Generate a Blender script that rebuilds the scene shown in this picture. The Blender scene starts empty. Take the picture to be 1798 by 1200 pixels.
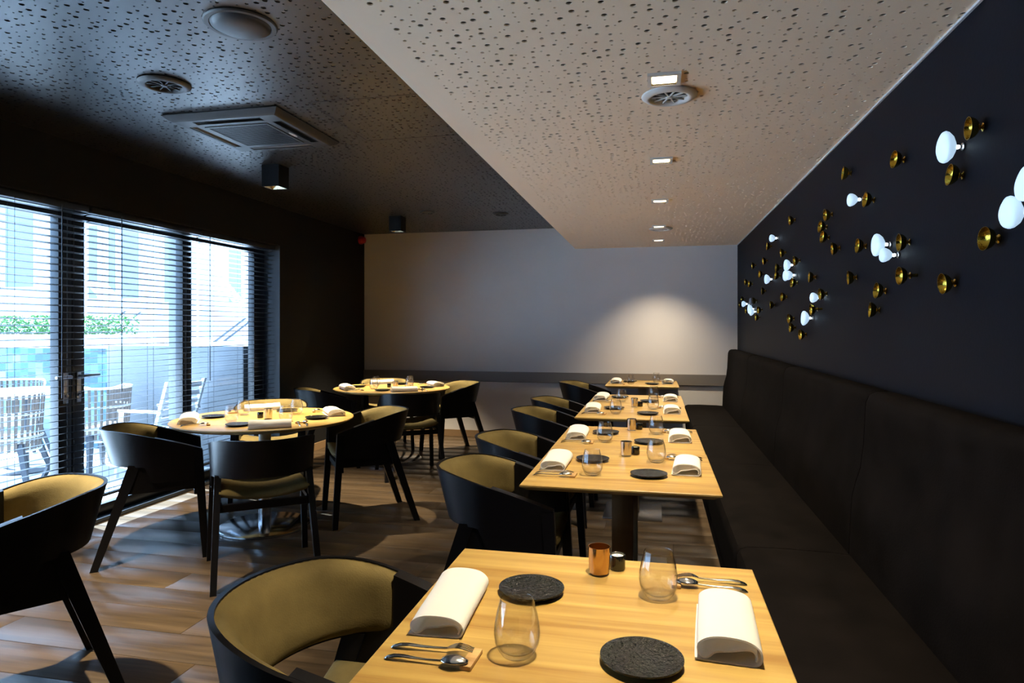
import bpy, bmesh, math, random
import numpy as np
from mathutils import Vector, Matrix

random.seed(7)
S = bpy.context.scene
COL = S.collection
PI = math.pi
R = math.radians

# ------------------------------------------------------------------ camera
cam_d = bpy.data.cameras.new('camera')
cam_d.sensor_width = 36.0
cam_d.lens = 1156.0 / 1798.0 * 36.0
cam_d.shift_y = -25.0 / 1798.0
cam_d.clip_start = 0.05
cam = bpy.data.objects.new('camera', cam_d)
cam.location = (0, 0, 1.38)
cam.rotation_euler = (R(90), 0, math.atan(252 / 1156))
COL.objects.link(cam)
S.camera = cam

# ------------------------------------------------------------------ world, sun, exposure
W = bpy.data.worlds.new('sky'); S.world = W
W.use_nodes = True
bg = W.node_tree.nodes['Background']
bg.inputs[0].default_value = (0.38, 0.62, 1.0, 1)
bg.inputs[1].default_value = 8.8
sun_d = bpy.data.lights.new('sun', 'SUN')
sun_d.energy = 72.0
sun_d.angle = R(0.6)
sun_d.color = (0.60, 0.79, 1.0)
sun = bpy.data.objects.new('sun', sun_d)
sun.rotation_euler = Vector((0.62, -0.20, -0.76)).to_track_quat('-Z', 'Y').to_euler()
sun.location = (-12, -6, 12)
COL.objects.link(sun)
S.view_settings.view_transform = 'Standard'
S.view_settings.look = 'None'
S.view_settings.exposure = 0.0
S.view_settings.gamma = 1.0
S.view_settings.use_curve_mapping = False
try:
    S.cycles.use_denoising = True
    S.cycles.denoising_input_passes = 'RGB_ALBEDO_NORMAL'
    S.cycles.denoising_prefilter = 'ACCURATE'
    S.cycles.max_bounces = 12
    S.cycles.transparent_max_bounces = 24
    S.cycles.sample_clamp_indirect = 6.0
    S.cycles.caustics_reflective = False
    S.cycles.caustics_refractive = False
except Exception:
    pass
LAMP_COLOR = (1.0, 0.87, 0.62)
DOWNLIGHT_W = 222.0
CUBE_W = 860.0

# ------------------------------------------------------------------ room numbers
XL, XR, YB, YF = -3.72, 0.927, 8.0, -1.6      # inner faces of the walls
ZC, ZS = 2.594, 2.335                          # dark ceiling, lower soffit
XS = -0.953                                    # left edge of the soffit
WIN0, WIN1, WINZ = -0.56, 6.02, 2.21            # window opening
XG = -3.93                                     # glazing plane
ZT = 0.75                                      # table height

# ------------------------------------------------------------------ materials
MATS = {}
def nodes_of(name):
    m = bpy.data.materials.new(name); m.use_nodes = True
    nt = m.node_tree
    return m, nt, nt.nodes['Principled BSDF']

def mat(name, col, rough=0.5, metal=0.0, spec=0.5, vary=0.0, scale=8.0, bump=0.0, bscale=60.0, emit=None, es=0.0, stretch=(1, 1, 1), coat=0.0, sheen=0.0):
    m, nt, b = nodes_of(name)
    b.inputs['Base Color'].default_value = (*col, 1)
    b.inputs['Roughness'].default_value = rough
    b.inputs['Metallic'].default_value = metal
    b.inputs['Specular IOR Level'].default_value = spec
    if coat: b.inputs['Coat Weight'].default_value = coat
    if sheen:
        b.inputs['Sheen Weight'].default_value = sheen
        b.inputs['Sheen Roughness'].default_value = 0.5
        b.inputs['Sheen Tint'].default_value = (*[min(1, c * 2.5) for c in col], 1)
    if emit:
        b.inputs['Emission Color'].default_value = (*emit, 1)
        b.inputs['Emission Strength'].default_value = es
    tc = mp = None
    if vary or bump:
        tc = nt.nodes.new('ShaderNodeTexCoord'); mp = nt.nodes.new('ShaderNodeMapping')
        mp.inputs['Scale'].default_value = stretch
        nt.links.new(tc.outputs['Object'], mp.inputs['Vector'])
    if vary:
        n = nt.nodes.new('ShaderNodeTexNoise'); n.inputs['Scale'].default_value = scale; n.inputs['Detail'].default_value = 6
        r = nt.nodes.new('ShaderNodeValToRGB')
        r.color_ramp.elements[0].position = 0.3; r.color_ramp.elements[1].position = 0.7
        r.color_ramp.elements[0].color = (*[c * (1 - vary) for c in col], 1)
        r.color_ramp.elements[1].color = (*[min(1, c * (1 + vary)) for c in col], 1)
        nt.links.new(mp.outputs[0], n.inputs['Vector']); nt.links.new(n.outputs[0], r.inputs[0]); nt.links.new(r.outputs[0], b.inputs['Base Color'])
    if bump:
        n2 = nt.nodes.new('ShaderNodeTexNoise'); n2.inputs['Scale'].default_value = bscale; n2.inputs['Detail'].default_value = 4
        bp = nt.nodes.new('ShaderNodeBump'); bp.inputs['Strength'].default_value = bump; bp.inputs['Distance'].default_value = 0.01
        nt.links.new(mp.outputs[0], n2.inputs['Vector']); nt.links.new(n2.outputs[0], bp.inputs['Height']); nt.links.new(bp.outputs[0], b.inputs['Normal'])
    MATS[name] = m
    return m

def wood(name, c0, c1, rough=0.4, scale=(1.6, 22, 22), tint=0.0, spec=0.4, rings=5.0):
    """grain runs along local X"""
    m, nt, b = nodes_of(name)
    L = nt.links.new; N = nt.nodes.new
    tc = N('ShaderNodeTexCoord'); oi = N('ShaderNodeObjectInfo')
    mul = N('ShaderNodeVectorMath'); mul.operation = 'SCALE'; mul.inputs[0].default_value = (13.1, 7.7, 3.3)
    L(oi.outputs['Random'], mul.inputs['Scale'])
    add = N('ShaderNodeVectorMath'); add.operation = 'ADD'; L(tc.outputs['Object'], add.inputs[0]); L(mul.outputs[0], add.inputs[1])
    mp = N('ShaderNodeMapping'); mp.inputs['Scale'].default_value = scale; L(add.outputs[0], mp.inputs['Vector'])
    n1 = N('ShaderNodeTexNoise'); n1.inputs['Scale'].default_value = 1.0; n1.inputs['Detail'].default_value = 9; n1.inputs['Roughness'].default_value = 0.62
    n1.inputs['Distortion'].default_value = 0.6
    L(mp.outputs[0], n1.inputs['Vector'])
    mp2 = N('ShaderNodeMapping'); mp2.inputs['Scale'].default_value = (0.55, rings, rings); L(add.outputs[0], mp2.inputs['Vector'])
    n2 = N('ShaderNodeTexNoise'); n2.inputs['Scale'].default_value = 1.0; n2.inputs['Detail'].default_value = 2; L(mp2.outputs[0], n2.inputs['Vector'])
    ma = N('ShaderNodeMath'); ma.operation = 'MULTIPLY'; ma.inputs[1].default_value = 34.0; L(n2.outputs[0], ma.inputs[0])
    si = N('ShaderNodeMath'); si.operation = 'SINE'; L(ma.outputs[0], si.inputs[0])
    mx = N('ShaderNodeMath'); mx.operation = 'MULTIPLY_ADD'; mx.inputs[1].default_value = 0.09; L(si.outputs[0], mx.inputs[0]); L(n1.outputs[0], mx.inputs[2])
    r = N('ShaderNodeValToRGB'); r.color_ramp.elements[0].position = 0.28; r.color_ramp.elements[1].position = 0.74
    r.color_ramp.elements[0].color = (*c0, 1); r.color_ramp.elements[1].color = (*c1, 1)
    L(mx.outputs[0], r.inputs[0])
    hs = N('ShaderNodeHueSaturation')
    mr = N('ShaderNodeMapRange'); mr.inputs['To Min'].default_value = 1 - tint; mr.inputs['To Max'].default_value = 1 + tint
    L(oi.outputs['Random'], mr.inputs['Value']); L(mr.outputs[0], hs.inputs['Value']); L(r.outputs[0], hs.inputs['Color'])
    L(hs.outputs[0], b.inputs['Base Color'])
    bp = N('ShaderNodeBump'); bp.inputs['Strength'].default_value = 0.12; bp.inputs['Distance'].default_value = 0.004
    L(mx.outputs[0], bp.inputs['Height']); L(bp.outputs[0], b.inputs['Normal'])
    b.inputs['Roughness'].default_value = rough; b.inputs['Specular IOR Level'].default_value = spec
    MATS[name] = m
    return m

def thin_glass(name, tint=(1, 1, 1), refl=1.0, ior=1.45, edge=1.0):
    m = bpy.data.materials.new(name); m.use_nodes = True
    nt = m.node_tree; nt.nodes.clear(); N = nt.nodes.new; L = nt.links.new
    out = N('ShaderNodeOutputMaterial'); mix = N('ShaderNodeMixShader'); tr = N('ShaderNodeBsdfTransparent'); gl = N('ShaderNodeBsdfGlossy')
    # Schlick reflectance of a thin sheet, the same from both faces
    lw = N('ShaderNodeLayerWeight'); lw.inputs['Blend'].default_value = 0.5
    fr = N('ShaderNodeMath'); fr.operation = 'POWER'; fr.inputs[1].default_value = 5.0; L(lw.outputs['Facing'], fr.inputs[0])
    f0 = ((ior - 1) / (ior + 1)) ** 2
    mu = N('ShaderNodeMath'); mu.operation = 'MULTIPLY_ADD'; mu.inputs[1].default_value = (1 - f0) * refl; mu.inputs[2].default_value = f0 * refl
    ed = N('ShaderNodeMath'); ed.operation = 'POWER'; ed.inputs[1].default_value = 3.0; L(lw.outputs['Facing'], ed.inputs[0])
    mc = N('ShaderNodeMix'); mc.data_type = 'RGBA'; L(ed.outputs[0], mc.inputs[0]); mc.inputs[6].default_value = (*tint, 1); mc.inputs[7].default_value = (*[c * edge for c in tint], 1)
    L(mc.outputs[2], tr.inputs['Color']); gl.inputs['Roughness'].default_value = 0.02
    L(fr.outputs[0], mu.inputs[0]); L(mu.outputs[0], mix.inputs[0]); L(tr.outputs[0], mix.inputs[1]); L(gl.outputs[0], mix.inputs[2]); L(mix.outputs[0], out.inputs[0])
    MATS[name] = m
    return m

mat('dark_ceiling', (0.0075, 0.0068, 0.0078), 0.38, spec=0.9)
mat('fleece_pale', (0.55, 0.45, 0.35), 0.95)
mat('soffit_white', (0.97, 0.75, 0.54), 0.7, bump=0.03, bscale=90)
mat('fleece_dark', (0.060, 0.052, 0.032), 0.95)
mat('wall_white', (0.575, 0.53, 0.505), 0.75, vary=0.03, scale=2, bump=0.03, bscale=120)
mat('wall_dark', (0.0050, 0.0042, 0.0038), 0.7, spec=0.25, bump=0.03, bscale=120)
mat('wall_navy', (0.0032, 0.0038, 0.0072), 0.62, spec=0.10, bump=0.04, bscale=90)
mat('rail_taupe', (0.17, 0.145, 0.125), 0.5)
mat('base_wood', (0.22, 0.13, 0.06), 0.5)
mat('white_trim', (0.62, 0.6, 0.6), 0.5)
mat('subfloor', (0.03, 0.02, 0.014), 0.8)
wood('floor_oak', (0.043, 0.028, 0.0158), (0.100, 0.065, 0.037), 0.29, (1.5, 44, 44), 0.05, 0.4, 6.0)
wood('table_oak', (0.27, 0.140, 0.032), (0.47, 0.31, 0.090), 0.33, (1.3, 26, 26), 0.04, 0.45, 7.0)
wood('rest_oak', (0.30, 0.16, 0.055), (0.52, 0.31, 0.12), 0.5, (8, 60, 60), 0.05, 0.3)
wood('post_oak', (0.16, 0.10, 0.045), (0.32, 0.205, 0.095), 0.45, (30, 30, 1.5), 0.05, 0.4)
mat('black_wood', (0.0045, 0.004, 0.0045), 0.33, spec=0.18, vary=0.25, scale=14, stretch=(3, 3, 30))
mat('suede', (0.140, 0.102, 0.038), 0.85, spec=0.12, vary=0.25, scale=9, bump=0.12, bscale=240, sheen=0.12)
mat('velvet', (0.0040, 0.0029, 0.0026), 0.85, spec=0.03, vary=0.35, scale=7, bump=0.08, bscale=160)
mat('steel', (0.55, 0.56, 0.58), 0.16, metal=1.0)
mat('cutlery_steel', (0.72, 0.70, 0.66), 0.14, metal=1.0)
mat('steel_brushed', (0.50, 0.50, 0.52), 0.3, metal=1.0)
mat('stoneware', (0.0075, 0.0075, 0.006), 0.16, spec=0.32, vary=0.7, scale=120, bump=0.85, bscale=110)
def cloth(name, col, tr=0.5):
    m, nt, b = nodes_of(name); N = nt.nodes.new; L = nt.links.new
    b.inputs['Base Color'].default_value = (*col, 1); b.inputs['Roughness'].default_value = 0.85; b.inputs['Specular IOR Level'].default_value = 0.2
    t = N('ShaderNodeBsdfTranslucent'); t.inputs['Color'].default_value = (col[0], col[1] * 0.95, col[2] * 0.86, 1)
    mx = N('ShaderNodeMixShader'); mx.inputs[0].default_value = tr
    L(b.outputs[0], mx.inputs[1]); L(t.outputs[0], mx.inputs[2]); L(mx.outputs[0], nt.nodes['Material Output'].inputs[0])
    tc = N('ShaderNodeTexCoord'); n = N('ShaderNodeTexNoise'); n.inputs['Scale'].default_value = 300; bp = N('ShaderNodeBump'); bp.inputs['Strength'].default_value = 0.05
    L(tc.outputs['Object'], n.inputs['Vector']); L(n.outputs[0], bp.inputs['Height']); L(bp.outputs[0], b.inputs['Normal'])
    MATS[name] = m
cloth('napkin', (0.92, 0.90, 0.87))
thin_glass('glass', (0.985, 0.985, 0.985), 1.25, 1.6, 0.72)
thin_glass('pane', (0.93, 0.96, 0.97), 1.0, 1.45)
mat('copper', (0.90, 0.56, 0.26), 0.13, metal=1.0)
mat('silver_cup', (0.62, 0.56, 0.50), 0.16, metal=1.0)
mat('black_glass', (0.008, 0.008, 0.007), 0.1, spec=0.6)
mat('wax', (0.86, 0.82, 0.70), 0.5)
mat('black_metal', (0.010, 0.011, 0.013), 0.35, spec=0.5)
mat('black_matte', (0.006, 0.0065, 0.008), 0.6, spec=0.15)
mat('reveal_grey', (0.055, 0.062, 0.075), 0.5)
mat('blind_black', (0.012, 0.013, 0.016), 0.32, spec=0.5)
mat('cord_black', (0.012, 0.012, 0.014), 0.8)
mat('grey_plastic', (0.016, 0.0155, 0.017), 0.45, spec=0.45)
mat('black_void', (0.004, 0.004, 0.004), 0.9)
mat('white_plastic', (0.64, 0.60, 0.55), 0.4)
mat('red_plastic', (0.30, 0.008, 0.010), 0.4)
mat('brass', (0.50, 0.345, 0.045), 0.24, metal=1.0, bump=0.25, bscale=70)
mat('lamp_lens', (0.9, 0.85, 0.7), 0.4, emit=(1.0, 0.86, 0.62), es=7.0)
mat('lamp_reflector', (0.85, 0.72, 0.45), 0.25, metal=1.0)
mat('frosted_lit', (0.7, 0.8, 0.9), 0.4, emit=(0.54, 0.77, 1.0), es=0.80)
mat('frosted_bulb', (0.9, 0.95, 1.0), 0.4, emit=(0.70, 0.88, 1.0), es=14.0)
mat('frosted_off', (0.20, 0.20, 0.24), 0.35)
mat('deck_white', (0.86, 0.86, 0.86), 0.8, vary=0.04, scale=4)
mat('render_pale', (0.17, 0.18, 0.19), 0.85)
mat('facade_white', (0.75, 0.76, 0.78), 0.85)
mat('facade_glass', (0.16, 0.21, 0.30), 0.25)
mat('hedge_leaf', (0.06, 0.17, 0.04), 0.6)
mat('rope_taupe', (0.12, 0.095, 0.08), 0.85)
mat('rope_grey', (0.35, 0.34, 0.33), 0.85)
mat('alu_white', (0.75, 0.76, 0.78), 0.45)
mat('alu_dark', (0.035, 0.04, 0.05), 0.45)
mat('gravel', (0.55, 0.56, 0.60), 0.9, vary=0.4, scale=40)
# teal tiled retaining wall: the tiles are a few pixels each, so colour pattern only
def tile_mat():
    m, nt, b = nodes_of('teal_tiles'); N = nt.nodes.new; L = nt.links.new
    tc = N('ShaderNodeTexCoord'); mp = N('ShaderNodeMapping'); mp.inputs['Scale'].default_value = (9, 9, 9); L(tc.outputs['Object'], mp.inputs['Vector'])
    v = N('ShaderNodeTexVoronoi'); v.distance = 'CHEBYCHEV'; v.inputs['Randomness'].default_value = 0.15; v.inputs['Scale'].default_value = 1.0
    L(mp.outputs[0], v.inputs['Vector'])
    r = N('ShaderNodeValToRGB'); e = r.color_ramp.elements
    e[0].color = (0.008, 0.030, 0.06, 1); e[1].color = (0.14, 0.27, 0.27, 1)
    k = e.new(0.5); k.color = (0.02, 0.085, 0.13, 1)
    L(v.outputs['Color'], r.inputs[0]); L(r.outputs[0], b.inputs['Base Color']); b.inputs['Roughness'].default_value = 0.35
    MATS['teal_tiles'] = m
tile_mat()

# ------------------------------------------------------------------ mesh helpers
class MB:
    def __init__(s): s.v = []; s.f = []
    def add(s, vs, fs):
        o = len(s.v); s.v += [tuple(p) for p in vs]; s.f += [tuple(i + o for i in q) for q in fs]; return s
    def box(s, x0, x1, y0, y1, z0, z1, bev=0.0):
        if bev <= 0:
            vs = [(x0, y0, z0), (x1, y0, z0), (x1, y1, z0), (x0, y1, z0), (x0, y0, z1), (x1, y0, z1), (x1, y1, z1), (x0, y1, z1)]
            return s.add(vs, [(0, 3, 2, 1), (4, 5, 6, 7), (0, 1, 5, 4), (1, 2, 6, 5), (2, 3, 7, 6), (3, 0, 4, 7)])
        bm = bmesh.new(); bmesh.ops.create_cube(bm, size=1)
        for v in bm.verts: v.co = Vector(((x0 + x1) / 2 + v.co.x * (x1 - x0), (y0 + y1) / 2 + v.co.y * (y1 - y0), (z0 + z1) / 2 + v.co.z * (z1 - z0)))
        bmesh.ops.bevel(bm, geom=bm.edges[:], offset=bev, segments=2, affect='EDGES', profile=0.5)
        return s.bm(bm)
    def bm(s, bm):
        bm.verts.index_update()
        s.add([v.co[:] for v in bm.verts], [[v.index for v in f.verts] for f in bm.faces]); bm.free(); return s
    def taper(s, p0, s0, p1, s1):
        vs = []
        for p, q in ((p0, s0), (p1, s1)):
            for dx, dy in ((-1, -1), (1, -1), (1, 1), (-1, 1)): vs.append((p[0] + dx * q[0] / 2, p[1] + dy * q[1] / 2, p[2]))
        return s.add(vs, [(3, 2, 1, 0), (4, 5, 6, 7), (0, 1, 5, 4), (1, 2, 6, 5), (2, 3, 7, 6), (3, 0, 4, 7)])
    def lathe(s, prof, n=32, c=(0, 0, 0), axis='Z', close=False):
        vs = []; fs = []
        m = len(prof)
        for i in range(n):
            a = 2 * PI * i / n; ca, sa = math.cos(a), math.sin(a)
            for r, h in prof:
                if axis == 'Z': vs.append((c[0] + r * ca, c[1] + r * sa, c[2] + h))
                elif axis == 'X': vs.append((c[0] + h, c[1] + r * ca, c[2] + r * sa))
                else: vs.append((c[0] + r * ca, c[1] + h, c[2] + r * sa))
        for i in range(n):
            j = (i + 1) % n
            for k in range(m - 1 + (1 if close else 0)):
                k2 = (k + 1) % m
                fs.append((i * m + k, j * m + k, j * m + k2, i * m + k2))
        return s.add(vs, fs)
    def tube(s, pts, r, n=8, cap=True):
        pts = [Vector(p) for p in pts]; rs = r if isinstance(r, (list, tuple)) else [r] * len(pts)
        vs = []; fs = []; prev = None
        for i, p in enumerate(pts):
            d = (pts[min(i + 1, len(pts) - 1)] - pts[max(i - 1, 0)]).normalized()
            u = d.cross(Vector((0, 0, 1)))
            if u.length < 1e-3: u = d.cross(Vector((0, 1, 0)))
            u.normalize(); w = d.cross(u)
            for k in range(n):
                a = 2 * PI * k / n; vs.append(p + (u * math.cos(a) + w * math.sin(a)) * rs[i])
        for i in range(len(pts) - 1):
            for k in range(n):
                k2 = (k + 1) % n; fs.append((i * n + k, i * n + k2, (i + 1) * n + k2, (i + 1) * n + k))
        if cap: fs.append(tuple(range(n))[::-1]); fs.append(tuple((len(pts) - 1) * n + k for k in range(n)))
        return s.add(vs, fs)
    def grid_shell(s, A, B, closed=False):
        """A, B: equal grids [i][j] of points (outer, inner); closed solid between them"""
        ni, nj = len(A), len(A[0]); vs = [p for row in A for p in row] + [p for row in B for p in row]; o = ni * nj; fs = []
        I = lambda i, j: i * nj + j
        for i in range(ni - 1):
            for j in range(nj - 1):
                fs.append((I(i, j), I(i + 1, j), I(i + 1, j + 1), I(i, j + 1)))
                fs.append((o + I(i, j), o + I(i, j + 1), o + I(i + 1, j + 1), o + I(i + 1, j)))
        for i in range(ni - 1):
            fs.append((I(i, 0), o + I(i, 0), o + I(i + 1, 0), I(i + 1, 0)))
            fs.append((I(i, nj - 1), I(i + 1, nj - 1), o + I(i + 1, nj - 1), o + I(i, nj - 1)))
        for j in range(nj - 1):
            fs.append((I(0, j), I(0, j + 1), o + I(0, j + 1), o + I(0, j)))
            fs.append((I(ni - 1, j), o + I(ni - 1, j), o + I(ni - 1, j + 1), I(ni - 1, j + 1)))
        return s.add(vs, fs)
    def mesh(s, name, m, smooth=35):
        me = bpy.data.meshes.new(name); me.from_pydata(s.v, [], s.f)
        bm = bmesh.new(); bm.from_mesh(me); bmesh.ops.recalc_face_normals(bm, faces=bm.faces[:]); bm.to_mesh(me); bm.free()
        me.materials.append(MATS[m])
        if smooth:
            me.polygons.foreach_set('use_smooth', [True] * len(me.polygons))
            me.set_sharp_from_angle(angle=R(smooth))
        me.update()
        return me
    def build(s, name, m, parent=None, smooth=35):
        return link(name, s.mesh(name, m, smooth), parent)

def link(name, data, parent=None, loc=None, rotz=None):
    o = bpy.data.objects.new(name, data); COL.objects.link(o); o.parent = parent
    if loc: o.location = loc
    if rotz is not None: o.rotation_euler = (0, 0, rotz)
    return o
def tag(o, label=None, cat=None, group=None, kind=None):
    if label: o['label'] = label
    if cat: o['category'] = cat
    if group: o['group'] = group
    if kind: o['kind'] = kind
    return o
def empty(name, loc=(0, 0, 0), rotz=0):
    o = link(name, None, None, loc, rotz); o.empty_display_size = 0.1; return o
def structure(o): o['kind'] = 'structure'; return o
def clone(o, loc=None, rotz=None, parent=None):
    c = o.copy(); COL.objects.link(c); c.parent = parent
    if loc is not None: c.location = loc
    if rotz is not None: c.rotation_euler = (0, 0, rotz)
    for ch in [x for x in bpy.data.objects if x.parent == o]: clone(ch, parent=c)
    return c
FIRST = {}
def place(proto, loc, rotz, label, cat, group):
    """the first call moves the prototype itself, later calls copy it"""
    if proto.name not in FIRST:
        FIRST[proto.name] = True; o = proto; o.location = loc; o.rotation_euler = (0, 0, rotz)
    else: o = clone(proto, loc, rotz)
    return tag(o, label, cat, group)

# ------------------------------------------------------------------ floor
floor = structure(MB().box(XL - 0.3, XR + 0.2, YF - 0.2, YB + 0.2, -0.12, -0.012).build('floor', 'subfloor', smooth=0))
tag(floor, 'brown oak plank floor of the dining room')
PLW = 0.217
lengths = [2.2, 1.8, 1.4, 0.9]
plank_mesh = {}
def plank(x0, x1, y0):
    key = round(x1 - x0, 3)
    if key not in plank_mesh:
        plank_mesh[key] = MB().box(-key / 2 + 0.0006, key / 2 - 0.0006, -PLW / 2 + 0.0012, PLW / 2 - 0.0012, -0.014, 0, 0.0016).mesh('plank', 'floor_oak', 30)
    link('plank', plank_mesh[key], floor, ((x0 + x1) / 2, y0 + PLW / 2, 0))
rows = int((YB - 0.6) / PLW) + 1
y = YB - PLW
k = 0
while y > 0.2:
    x = XL - 0.12
    off = [0.0, 1.3, 0.6, 1.75, 0.9, 2.0, 0.35][k % 7]
    cuts = [x]
    xx = x + off if off > 0.3 else x + 2.2
    while xx < XR - 0.25: cuts.append(round(xx, 3)); xx += 2.2
    cuts.append(XR)
    for p, q in zip(cuts[:-1], cuts[1:]): plank(p, q, y)
    y -= PLW; k += 1

# ------------------------------------------------------------------ walls
w = MB().box(XL - 0.4, XR + 0.3, YB, YB + 0.2, -0.1, 2.9).build('wall_back', 'wall_white', smooth=0); structure(w); tag(w, 'pale grey plaster end wall')
w = MB().box(XR, XR + 0.2, YF - 0.2, YB, -0.1, 2.9).build('wall_right', 'wall_navy', smooth=0); structure(w); tag(w, 'near-black navy wall above the bench')
w = MB().box(XL - 0.4, XR + 0.2, YF - 0.2, YF, -0.1, 2.9).build('wall_front', 'wall_dark', smooth=0); structure(w); tag(w, 'dark wall behind the viewer')
wl = MB()
wl.box(XL - 0.30, XL, WIN1, YB, -0.1, 2.9)
wl.box(XL - 0.30, XL, YF, WIN0, -0.1, 2.9)
wl.box(XL - 0.30, XL, WIN0, WIN1, WINZ, 2.9)
w = wl.build('wall_left', 'wall_dark', smooth=0); structure(w); tag(w, 'black painted wall around the glass doors')
b = MB().box(XL, XR - 0.6, YB - 0.014, YB, 0, 0.085, 0.002).build('baseboard_back', 'base_wood', smooth=0); structure(b); tag(b, 'low wooden skirting under the end wall')
b = MB().box(XL, XL + 0.014, WIN1 + 0.02, YB - 0.014, 0, 0.085, 0.002).build('baseboard_left', 'base_wood', smooth=0); structure(b); tag(b, 'low wooden skirting under the black wall')
t = MB().box(XL, 0.80, YB - 0.024, YB, 0.698, 0.826, 0.002).build('trim_1', 'rail_taupe', smooth=0); structure(t); tag(t, 'wide taupe chair rail across the end wall')
t = MB().box(XR - 0.008, XR, YF, YB, ZS - 0.008, ZS, 0.0).build('trim_2', 'white_trim', smooth=0); structure(t); tag(t, 'thin pale shadow-gap strip where soffit meets navy wall')

# ------------------------------------------------------------------ perforated ceilings (real drilled holes)
def perforated(name, x0, x1, y0, y1, z, m, seed, extra=None, cell=0.0440, thick=0.011):
    rng = np.random.default_rng(seed)
    nx = int(round((x1 - x0) / cell)); ny = int(round((y1 - y0) / cell)); cx = (x1 - x0) / nx; cy = (y1 - y0) / ny
    gi, gj = np.meshgrid(np.arange(nx), np.arange(ny), indexing='ij'); gi = gi.ravel(); gj = gj.ravel(); n = gi.size
    kind = (rng.permutation(n) % 10)
    rad = np.where(kind < 2, 0.0098, np.where(kind < 5, 0.0068, 0.0037))
    jm = np.minimum(cx, cy) / 2 - rad - 0.0022
    hx = x0 + (gi + 0.5) * cx + rng.uniform(-1, 1, n) * jm; hy = y0 + (gj + 0.5) * cy + rng.uniform(-1, 1, n) * jm
    ang = (np.arange(12) * 30 + 45) * PI / 180
    V = np.zeros((n, 28, 3))
    cor = [(1, 1), (0, 1), (0, 0), (1, 0)]
    for q, (a, b2) in enumerate(cor):
        V[:, q, 0] = x0 + (gi + a) * cx; V[:, q, 1] = y0 + (gj + b2) * cy; V[:, q, 2] = z
    V[:, 4:16, 0] = hx[:, None] + rad[:, None] * np.cos(ang); V[:, 4:16, 1] = hy[:, None] + rad[:, None] * np.sin(ang); V[:, 4:16, 2] = z
    V[:, 16:28, :2] = V[:, 4:16, :2]; V[:, 16:28, 2] = z + thick
    tris = []
    # hole vertex 3*q sits towards corner q; fan from the corners
    for q in range(4):
        for d in (-2, -1, 0, 1):
            if d == -2: continue
            i0 = (3 * q + d) % 12; i1 = (3 * q + d + 1) % 12
            if d in (-1, 0): tris.append((q, 4 + i1, 4 + i0))
        q2 = (q + 1) % 4
        m0 = (3 * q + 1) % 12; m1 = (3 * q + 2) % 12
        tris.append((q, 4 + m1, 4 + m0)); tris.append((q, q2, 4 + m1))
    quads = [(4 + i, 4 + (i + 1) % 12, 16 + (i + 1) % 12, 16 + i) for i in range(12)]
    tris = np.array(tris); quads = np.array(quads)
    base = (np.arange(n) * 28)
    T = (base[:, None, None] + tris[None]).reshape(-1, 3); Q = (base[:, None, None] + quads[None]).reshape(-1, 4)
    V = V.reshape(-1, 3)
    if extra:
        ev = np.array(extra.v); ef = np.array(extra.f) + len(V); V = np.vstack([V, ev]); Q = np.vstack([Q, ef])
    me = bpy.data.meshes.new(name)
    me.vertices.add(len(V)); me.vertices.foreach_set('co', V.ravel())
    loops = np.concatenate([T.ravel(), Q.ravel()]).astype(np.int32)
    me.loops.add(len(loops)); me.loops.foreach_set('vertex_index', loops)
    starts = np.concatenate([np.arange(len(T)) * 3, len(T) * 3 + np.arange(len(Q)) * 4]).astype(np.int32)
    me.polygons.add(len(starts)); me.polygons.foreach_set('loop_start', starts)
    me.update(calc_edges=True); me.validate()
    me.shade_flat()
    me.materials.append(MATS[m])
    return link(name, me)
# dark ceiling
ex = MB().box(XL - 0.02, XS, YF, -0.2, ZC, ZC + 0.006)
ceil = structure(perforated('ceiling', XL, XS, -0.2, YB, ZC, 'dark_ceiling', 3, ex, thick=0.004)); tag(ceil, 'black perforated acoustic ceiling')
MB().box(XL - 0.3, XS + 0.02, YF - 0.2, YB + 0.1, ZC + 0.0075, ZC + 0.03).build('acoustic_backing', 'fleece_pale', ceil, 0)
# inspection hatch seam: thin recessed joint strips
hm = MB()
hx0, hx1, hy0, hy1 = -1.83, -1.20, 3.24, 3.98
for q in ((hx0, hx1, hy0 - 0.002, hy0 + 0.002), (hx0, hx1, hy1 - 0.002, hy1 + 0.002), (hx0 - 0.002, hx0 + 0.002, hy0, hy1), (hx1 - 0.002, hx1 + 0.002, hy0, hy1)):
    hm.box(*q, ZC - 0.0008, ZC + 0.002)
hm.build('hatch_joint', 'black_void', ceil, 0)
# soffit: perforated field, plain border and the upstand to the dark ceiling
BW = 0.115
ex = MB().box(XS, XS + BW, YF, YB, ZS, ZS + 0.004)
ex.box(XS, XS + 0.012, YF, YB, ZS + 0.004, ZC + 0.02)
ex.box(XS, XR, YF, -0.2, ZS, ZS + 0.004)
sof = structure(perforated('ceiling_soffit', XS + BW, XR, -0.2, YB, ZS, 'soffit_white', 5, ex, thick=0.004)); tag(sof, 'lower cream perforated ceiling over the bench tables')
MB().box(XS + 0.012, XR + 0.1, YF - 0.2, YB + 0.1, ZS + 0.0045, ZS + 0.03).build('acoustic_backing', 'fleece_dark', sof, 0)
MB().box(XS - 0.1, XR + 0.3, YF - 0.2, YB + 0.2, ZC + 0.05, ZC + 0.12).build('slab', 'black_void', sof, 0)

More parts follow.
